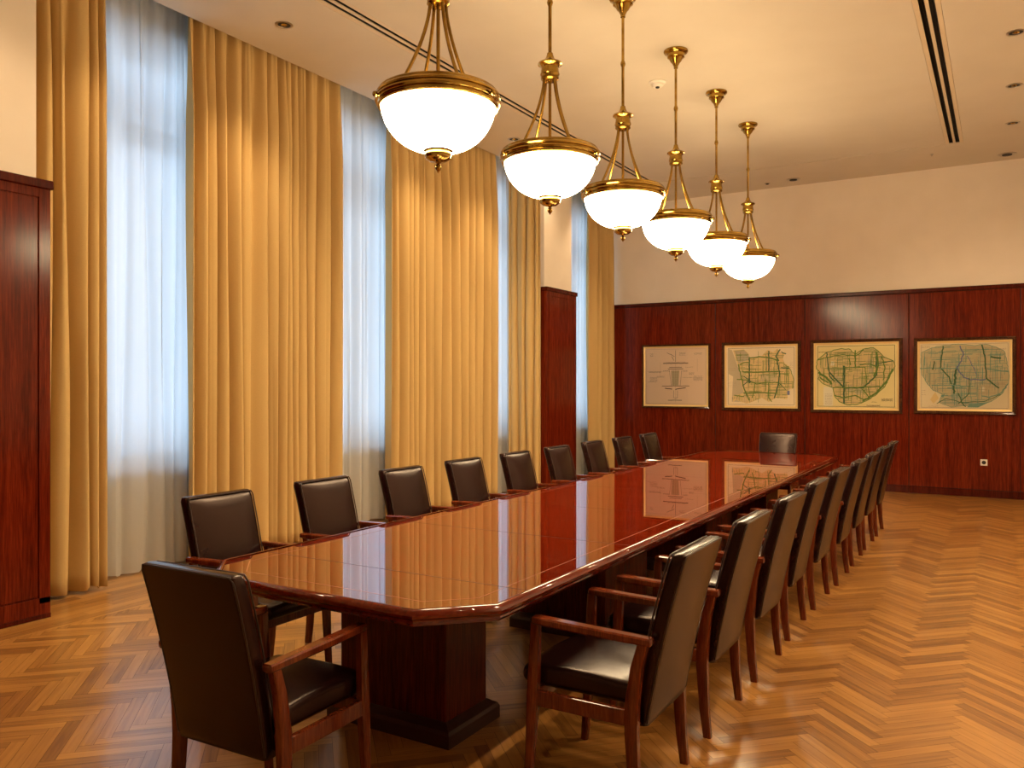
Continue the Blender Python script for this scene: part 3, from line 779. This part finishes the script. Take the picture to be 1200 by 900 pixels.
def map2(D):
    D.border(.025, .004, INK)
    D.poly([(.02, .03), (.08, .05), (.22, .50), (.30, .93), (.08, .93), (.10, .50), (.02, .45)], GREY)
    out = [(.10,.06),(.26,.04),(.33,.12),(.34,.20),(.52,.16),(.60,.06),(.68,.10),(.74,.04),(.80,.12),(.86,.10),(.82,.20),(.84,.28),(.92,.35),(.97,.55),(.97,.70),(.90,.72),(.88,.88),(.72,.86),(.62,.93),(.52,.86),(.38,.93),(.30,.96),(.14,.90),(.10,.94),(.09,.84),(.26,.78),(.20,.55),(.24,.45),(.17,.32),(.13,.16)]
    D.poly(out, TAN)
    D.poly([(.12,.07),(.26,.05),(.33,.13),(.34,.21),(.18,.28)], GREY)
    D.poly([(.50,.46),(.74,.46),(.72,.60),(.50,.58)], TAN2)
    grid(D, out, 170, INKL, 5); grid(D, out, 170, GRN, 6, .005)
    D.line([(.34, .18), (.34, .58)], .020, DGRN, .003, 1); D.line([(.62, .08), (.62, .42)], .018, DGRN, .003, 2); D.line([(.74, .24), (.77, .42), (.76, .62), (.70, .86)], .018, DGRN, .004, 3)
    D.line([(.20, .30), (.25, .27), (.34, .27)], .016, GRN, .005, 4); D.line([(.34, .19), (.48, .17), (.62, .19), (.76, .24)], .018, GRN, .006, 5); D.line([(.24, .42), (.44, .43), (.76, .42)], .018, GRN, .004, 6)
    D.line([(.76, .24), (.72, .17), (.78, .06)], .016, DGRN, .004, 7); D.line([(.80, .10), (.86, .13)], .014, DGRN, .004, 8)
    D.line([(.18, .30), (.22, .50), (.26, .70), (.34, .90)], .018, GRN, .006, 9); D.line([(.16, .55), (.34, .57), (.44, .63), (.60, .60), (.76, .61)], .014, GRN, .006, 10)
    D.line([(.24, .66), (.34, .56), (.26, .50)], .012, DGRN, .004, 11); D.line([(.42, .62), (.41, .76), (.38, .86)], .014, GRN, .004, 12); D.line([(.26, .78), (.50, .77), (.74, .78)], .018, GRN, .005, 13)
    D.line([(.62, .60), (.62, .86), (.66, .92)], .013, GRN, .005, 14); D.line([(.78, .46), (.90, .48)], .010, GRN, .005, 15); D.line([(.76, .60), (.86, .72)], .010, DGRN, .003, 16); D.line([(.84,.30),(.93,.40),(.97,.55),(.96,.70)], .008, GRN, .004, 17)
    D.line([(.80, .36), (.90, .37)], .018, DGRN, .005, 18); D.line([(.12, .82), (.26, .84)], .014, GRN, .005, 19)
    D.line([(.35, .58), (.34, .60)], .03, DGRN); D.line([(.47,.08),(.47,.94)], .004, GRN)
    D.poly([(.88,.74),(.915,.74),(.915,.81),(.88,.81)], BLUE)
    for (x, y, w, h, r) in ((.03, .36, .1, .06, 3), (.03, .60, .12, .1, 4), (.92, .28, .04, .10, 4), (.08, .86, .1, .04, 2)): D.scribble(x, y, w, h, r, INKL, int(x*200+y*50))
def map3(D):
    D.border(.025, .005, INK)
    out = [(.02,.24),(.08,.18),(.14,.12),(.30,.07),(.42,.07),(.50,.16),(.60,.08),(.72,.06),(.80,.14),(.84,.20),(.96,.27),(.98,.35),(.92,.50),(.86,.66),(.76,.78),(.64,.88),(.52,.94),(.40,.95),(.30,.90),(.24,.80),(.22,.68),(.10,.62),(.03,.54),(.06,.44),(.01,.38)]
    D.poly(out, TAN)
    D.poly([(.10,.66),(.22,.68),(.22,1-.03),(.10,1-.03)], WHT); D.scribble(.12, .78, .09, .18, 9, INKL, 3)
    for c in ((.29,.56),(.44,.70),(.54,.73)): D.poly([(c[0]+.05*math.cos(a*.5), c[1]+.06*math.sin(a*.5)) for a in range(12)], TAN2)
    D.poly([(.20,.26),(.24,.27),(.24,.33),(.19,.33)], WHT); D.poly([(.66,.24),(.72,.24),(.72,.46),(.66,.46)], TAN2)
    grid(D, out, 200, INKL, 8); grid(D, out, 170, GRN, 9, .005)
    D.line(out+[out[0]], .009, GRN, .006, 1)
    D.line([(.14,.12),(.16,.34),(.18,.50),(.24,.58)], .014, DGRN, .006, 2); D.line([(.02,.24),(.15,.20)], .012, GRN, .005, 3)
    D.line([(.18,.44),(.28,.58),(.36,.68),(.60,.68),(.76,.48),(.76,.20)], .018, DGRN, .005, 4); D.line([(.36,.34),(.36,.92)], .020, DGRN, .003, 5); D.line([(.36,.36),(.62,.36),(.64,.62)], .010, GRN, .004, 6)
    D.line([(.22,.68),(.40,.68),(.80,.66)], .014, GRN, .006, 7); D.line([(.14,.20),(.34,.16),(.50,.18),(.54,.16),(.60,.09)], .012, GRN, .006, 8)
    D.line([(.50,.10),(.50,.36)], .016, GRN, .004, 9); D.line([(.76,.14),(.78,.34),(.73,.50)], .020, GRN, .006, 10); D.line([(.82,.20),(.86,.36),(.84,.56)], .014, GRN, .006, 11); D.line([(.95,.40),(.88,.58),(.76,.76),(.60,.88)], .022, GRN, .006, 12)
    D.line([(.04,.44),(.14,.52),(.20,.62)], .026, GRN, .010, 13); D.line([(.06,.52),(.16,.60)], .018, GRN, .008, 14); D.line([(.58,.70),(.66,.82)], .012, GRN, .005, 15); D.line([(.66,.68),(.68,.80)], .010, GRN, .005, 16); D.line([(.24,.80),(.36,.84),(.50,.80),(.60,.86)], .014, GRN, .007, 17)
    D.line([(.56,.32),(.68,.31),(.76,.36)], .014, GRN, .006, 18); D.line([(.78,.30),(.96,.27)], .012, DGRN, .005, 19); D.line([(.42,.22),(.44,.32)], .012, GRN, .004, 20)
    for (x, y, w, h, r) in ((.04, .11, .12, .02, 2), (.82, .85, .13, .04, 4), (.64, .95, .16, .02, 2), (.70, .90, .06, .02, 1)): D.scribble(x, y, w, h, r, INK, int(x*200+y*50))
def map4(D):
    D.border(.02, .004, INKL)
    out = [(.02,.14),(.14,.07),(.26,.04),(.44,.02),(.62,.05),(.74,.03),(.86,.08),(.94,.14),(.97,.30),(.99,.50),(.98,.62),(.92,.76),(.80,.88),(.66,.95),(.50,.95),(.36,.97),(.22,.90),(.26,.78),(.16,.72),(.08,.60),(.02,.45)]
    D.poly(out, TAN2)
    D.poly([(.22,.90),(.36,.78),(.46,.76),(.52,.88),(.70,.90),(.66,.95),(.40,.96)], GREY); D.poly([(.56,.92),(.78,.89),(.66,.97),(.54,.97)], TEAL); D.poly([(.24,.80),(.29,.77),(.27,.83)], TEAL)
    D.poly([(.12,.86),(.18,.74),(.22,.84),(.16,.92)], TAN); D.poly([(.70,.66),(.73,.66),(.73,.73),(.70,.73)], WHT)
    grid(D, out, 240, INKL, 18); grid(D, out, 220, TEAL, 19, .005)
    D.line(out+[out[0]], .006, TEAL, .006, 1)
    D.line([(.27,.05),(.25,.22),(.24,.38),(.34,.52),(.36,.62)], .015, DGRN, .004, 2); D.line([(.46,.05),(.50,.18),(.46,.30),(.42,.38),(.50,.52),(.58,.56),(.74,.55)], .014, BLUE, .008, 3)
    D.line([(.42,.40),(.40,.56),(.39,.76)], .022, DGRN, .010, 4); D.line([(.70,.04),(.73,.20),(.75,.54)], .016, DGRN, .003, 5); D.line([(.75,.54),(.88,.68)], .016, DGRN, .003, 6)
    D.line([(.54,.20),(.62,.40),(.64,.48)], .008, BLUE, .005, 7); D.line([(.00,.38),(.22,.38),(.42,.39)], .010, TEAL, .006, 8); D.line([(.14,.64),(.36,.64),(.60,.66)], .010, TEAL, .005, 9)
    D.line([(.56,.54),(.56,.76),(.44,.92)], .010, DGRN, .005, 10); D.line([(.44,.76),(.48,.90),(.52,.96)], .012, DGRN, .008, 11); D.line([(.76,.40),(.88,.42),(.98,.44)], .012, TEAL, .008, 12); D.line([(.80,.22),(.90,.24)], .020, DGRN, .006, 13)
    D.line([(.98,.62),(.90,.76),(.78,.82),(.70,.80)], .012, TEAL, .006, 14); D.line([(.17,.28),(.15,.40)], .014, DGRN, .006, 15); D.line([(.20,.92),(.30,.84),(.48,.90),(.72,.88),(.90,.78)], .008, DGRN, .006, 16)
    for (x, y, w, h, r) in ((.02, .05, .10, .02, 2), (.86, .10, .10, .02, 2), (.02, .72, .05, .10, 3), (.10, .96, .12, .01, 1)): D.scribble(x, y, w, h, r, INKL, int(x*200+y*50))
def framed(pxs, pys, paper, fn, label, fw=.045, lw=.030):
    x0, _, z1 = wall_pt(pxs[0], pys[0]); x1, _, z0 = wall_pt(pxs[1], pys[1]); _, _, z1b = wall_pt(pxs[1], pys[2]); _, _, z0b = wall_pt(pxs[0], pys[3])
    zt = (z1+z1b)/2; zb = (z0+z0b)/2; W = x1-x0; H = zt-zb; cx, cz = (x0+x1)/2, (zt+zb)/2
    t = thing('framed_map', label, 'framed map', (cx, YB-.035, cz), group='framed drawings on the back wall')
    def frame_ring(bm, prof):     # prof: (inset, depth)
        loft(bm, [[(-W/2+i, -d, -H/2+i), (W/2-i, -d, -H/2+i), (W/2-i, -d, H/2-i), (-W/2+i, -d, H/2-i)] for i, d in prof], caps=False)
    bm = B(); frame_ring(bm, [(0,0),(0,.022),(.004,.028),(.010,.030),(.016,.026),(fw-.012,.020),(fw-.006,.022),(fw,.018),(fw,.0)]); obj('frame', bm, 'frame_wood', t)
    bm = B(); frame_ring(bm, [(fw-.001,.0),(fw-.001,.016),(fw+.006,.018),(fw+lw-.006,.010),(fw+lw,.010),(fw+lw,.0)]); obj('liner', bm, 'gold_liner', t)
    i = fw+lw-.002
    bm = B(); box(bm, (-W/2+i, -.004, -H/2+i), (W/2-i, 0, H/2-i)); pa = obj('sheet', bm, paper, t)
    D = Draw(W-2*i, H-2*i); fn(D)
    bmesh.ops.translate(D.bm, verts=D.bm.verts[:], vec=(0, -.004, 0)); obj('drawing', D.bm, MAPM, pa)
    bm = B(); quad(bm, [(-W/2+i, -.0085, -H/2+i), (W/2-i, -.0085, -H/2+i), (W/2-i, -.0085, H/2-i), (-W/2+i, -.0085, H/2-i)]); obj('glass', bm, 'glass', t)
framed((752.5, 832.5), (404.5, 479, 402.5, 478), 'paper_pink', map1, 'leftmost framed sheet, a fine line drawing of a column on pale pink paper', fw=.032, lw=.028)
framed((846, 938.5), (401.5, 482, 399.5, 481), 'paper_buff', map2, 'framed map of tan blocks with straight green avenues, directly behind the far head chair')
framed((950, 1057.5), (399, 485, 396, 483.5), 'paper_yellow', map3, 'framed map on yellow paper with heart-shaped tan area ringed in green')
framed((1071, 1191), (397, 486.5, 393.5, 485), 'paper_buff', map4, 'rightmost and largest framed map, grey-green oval on pinkish paper')
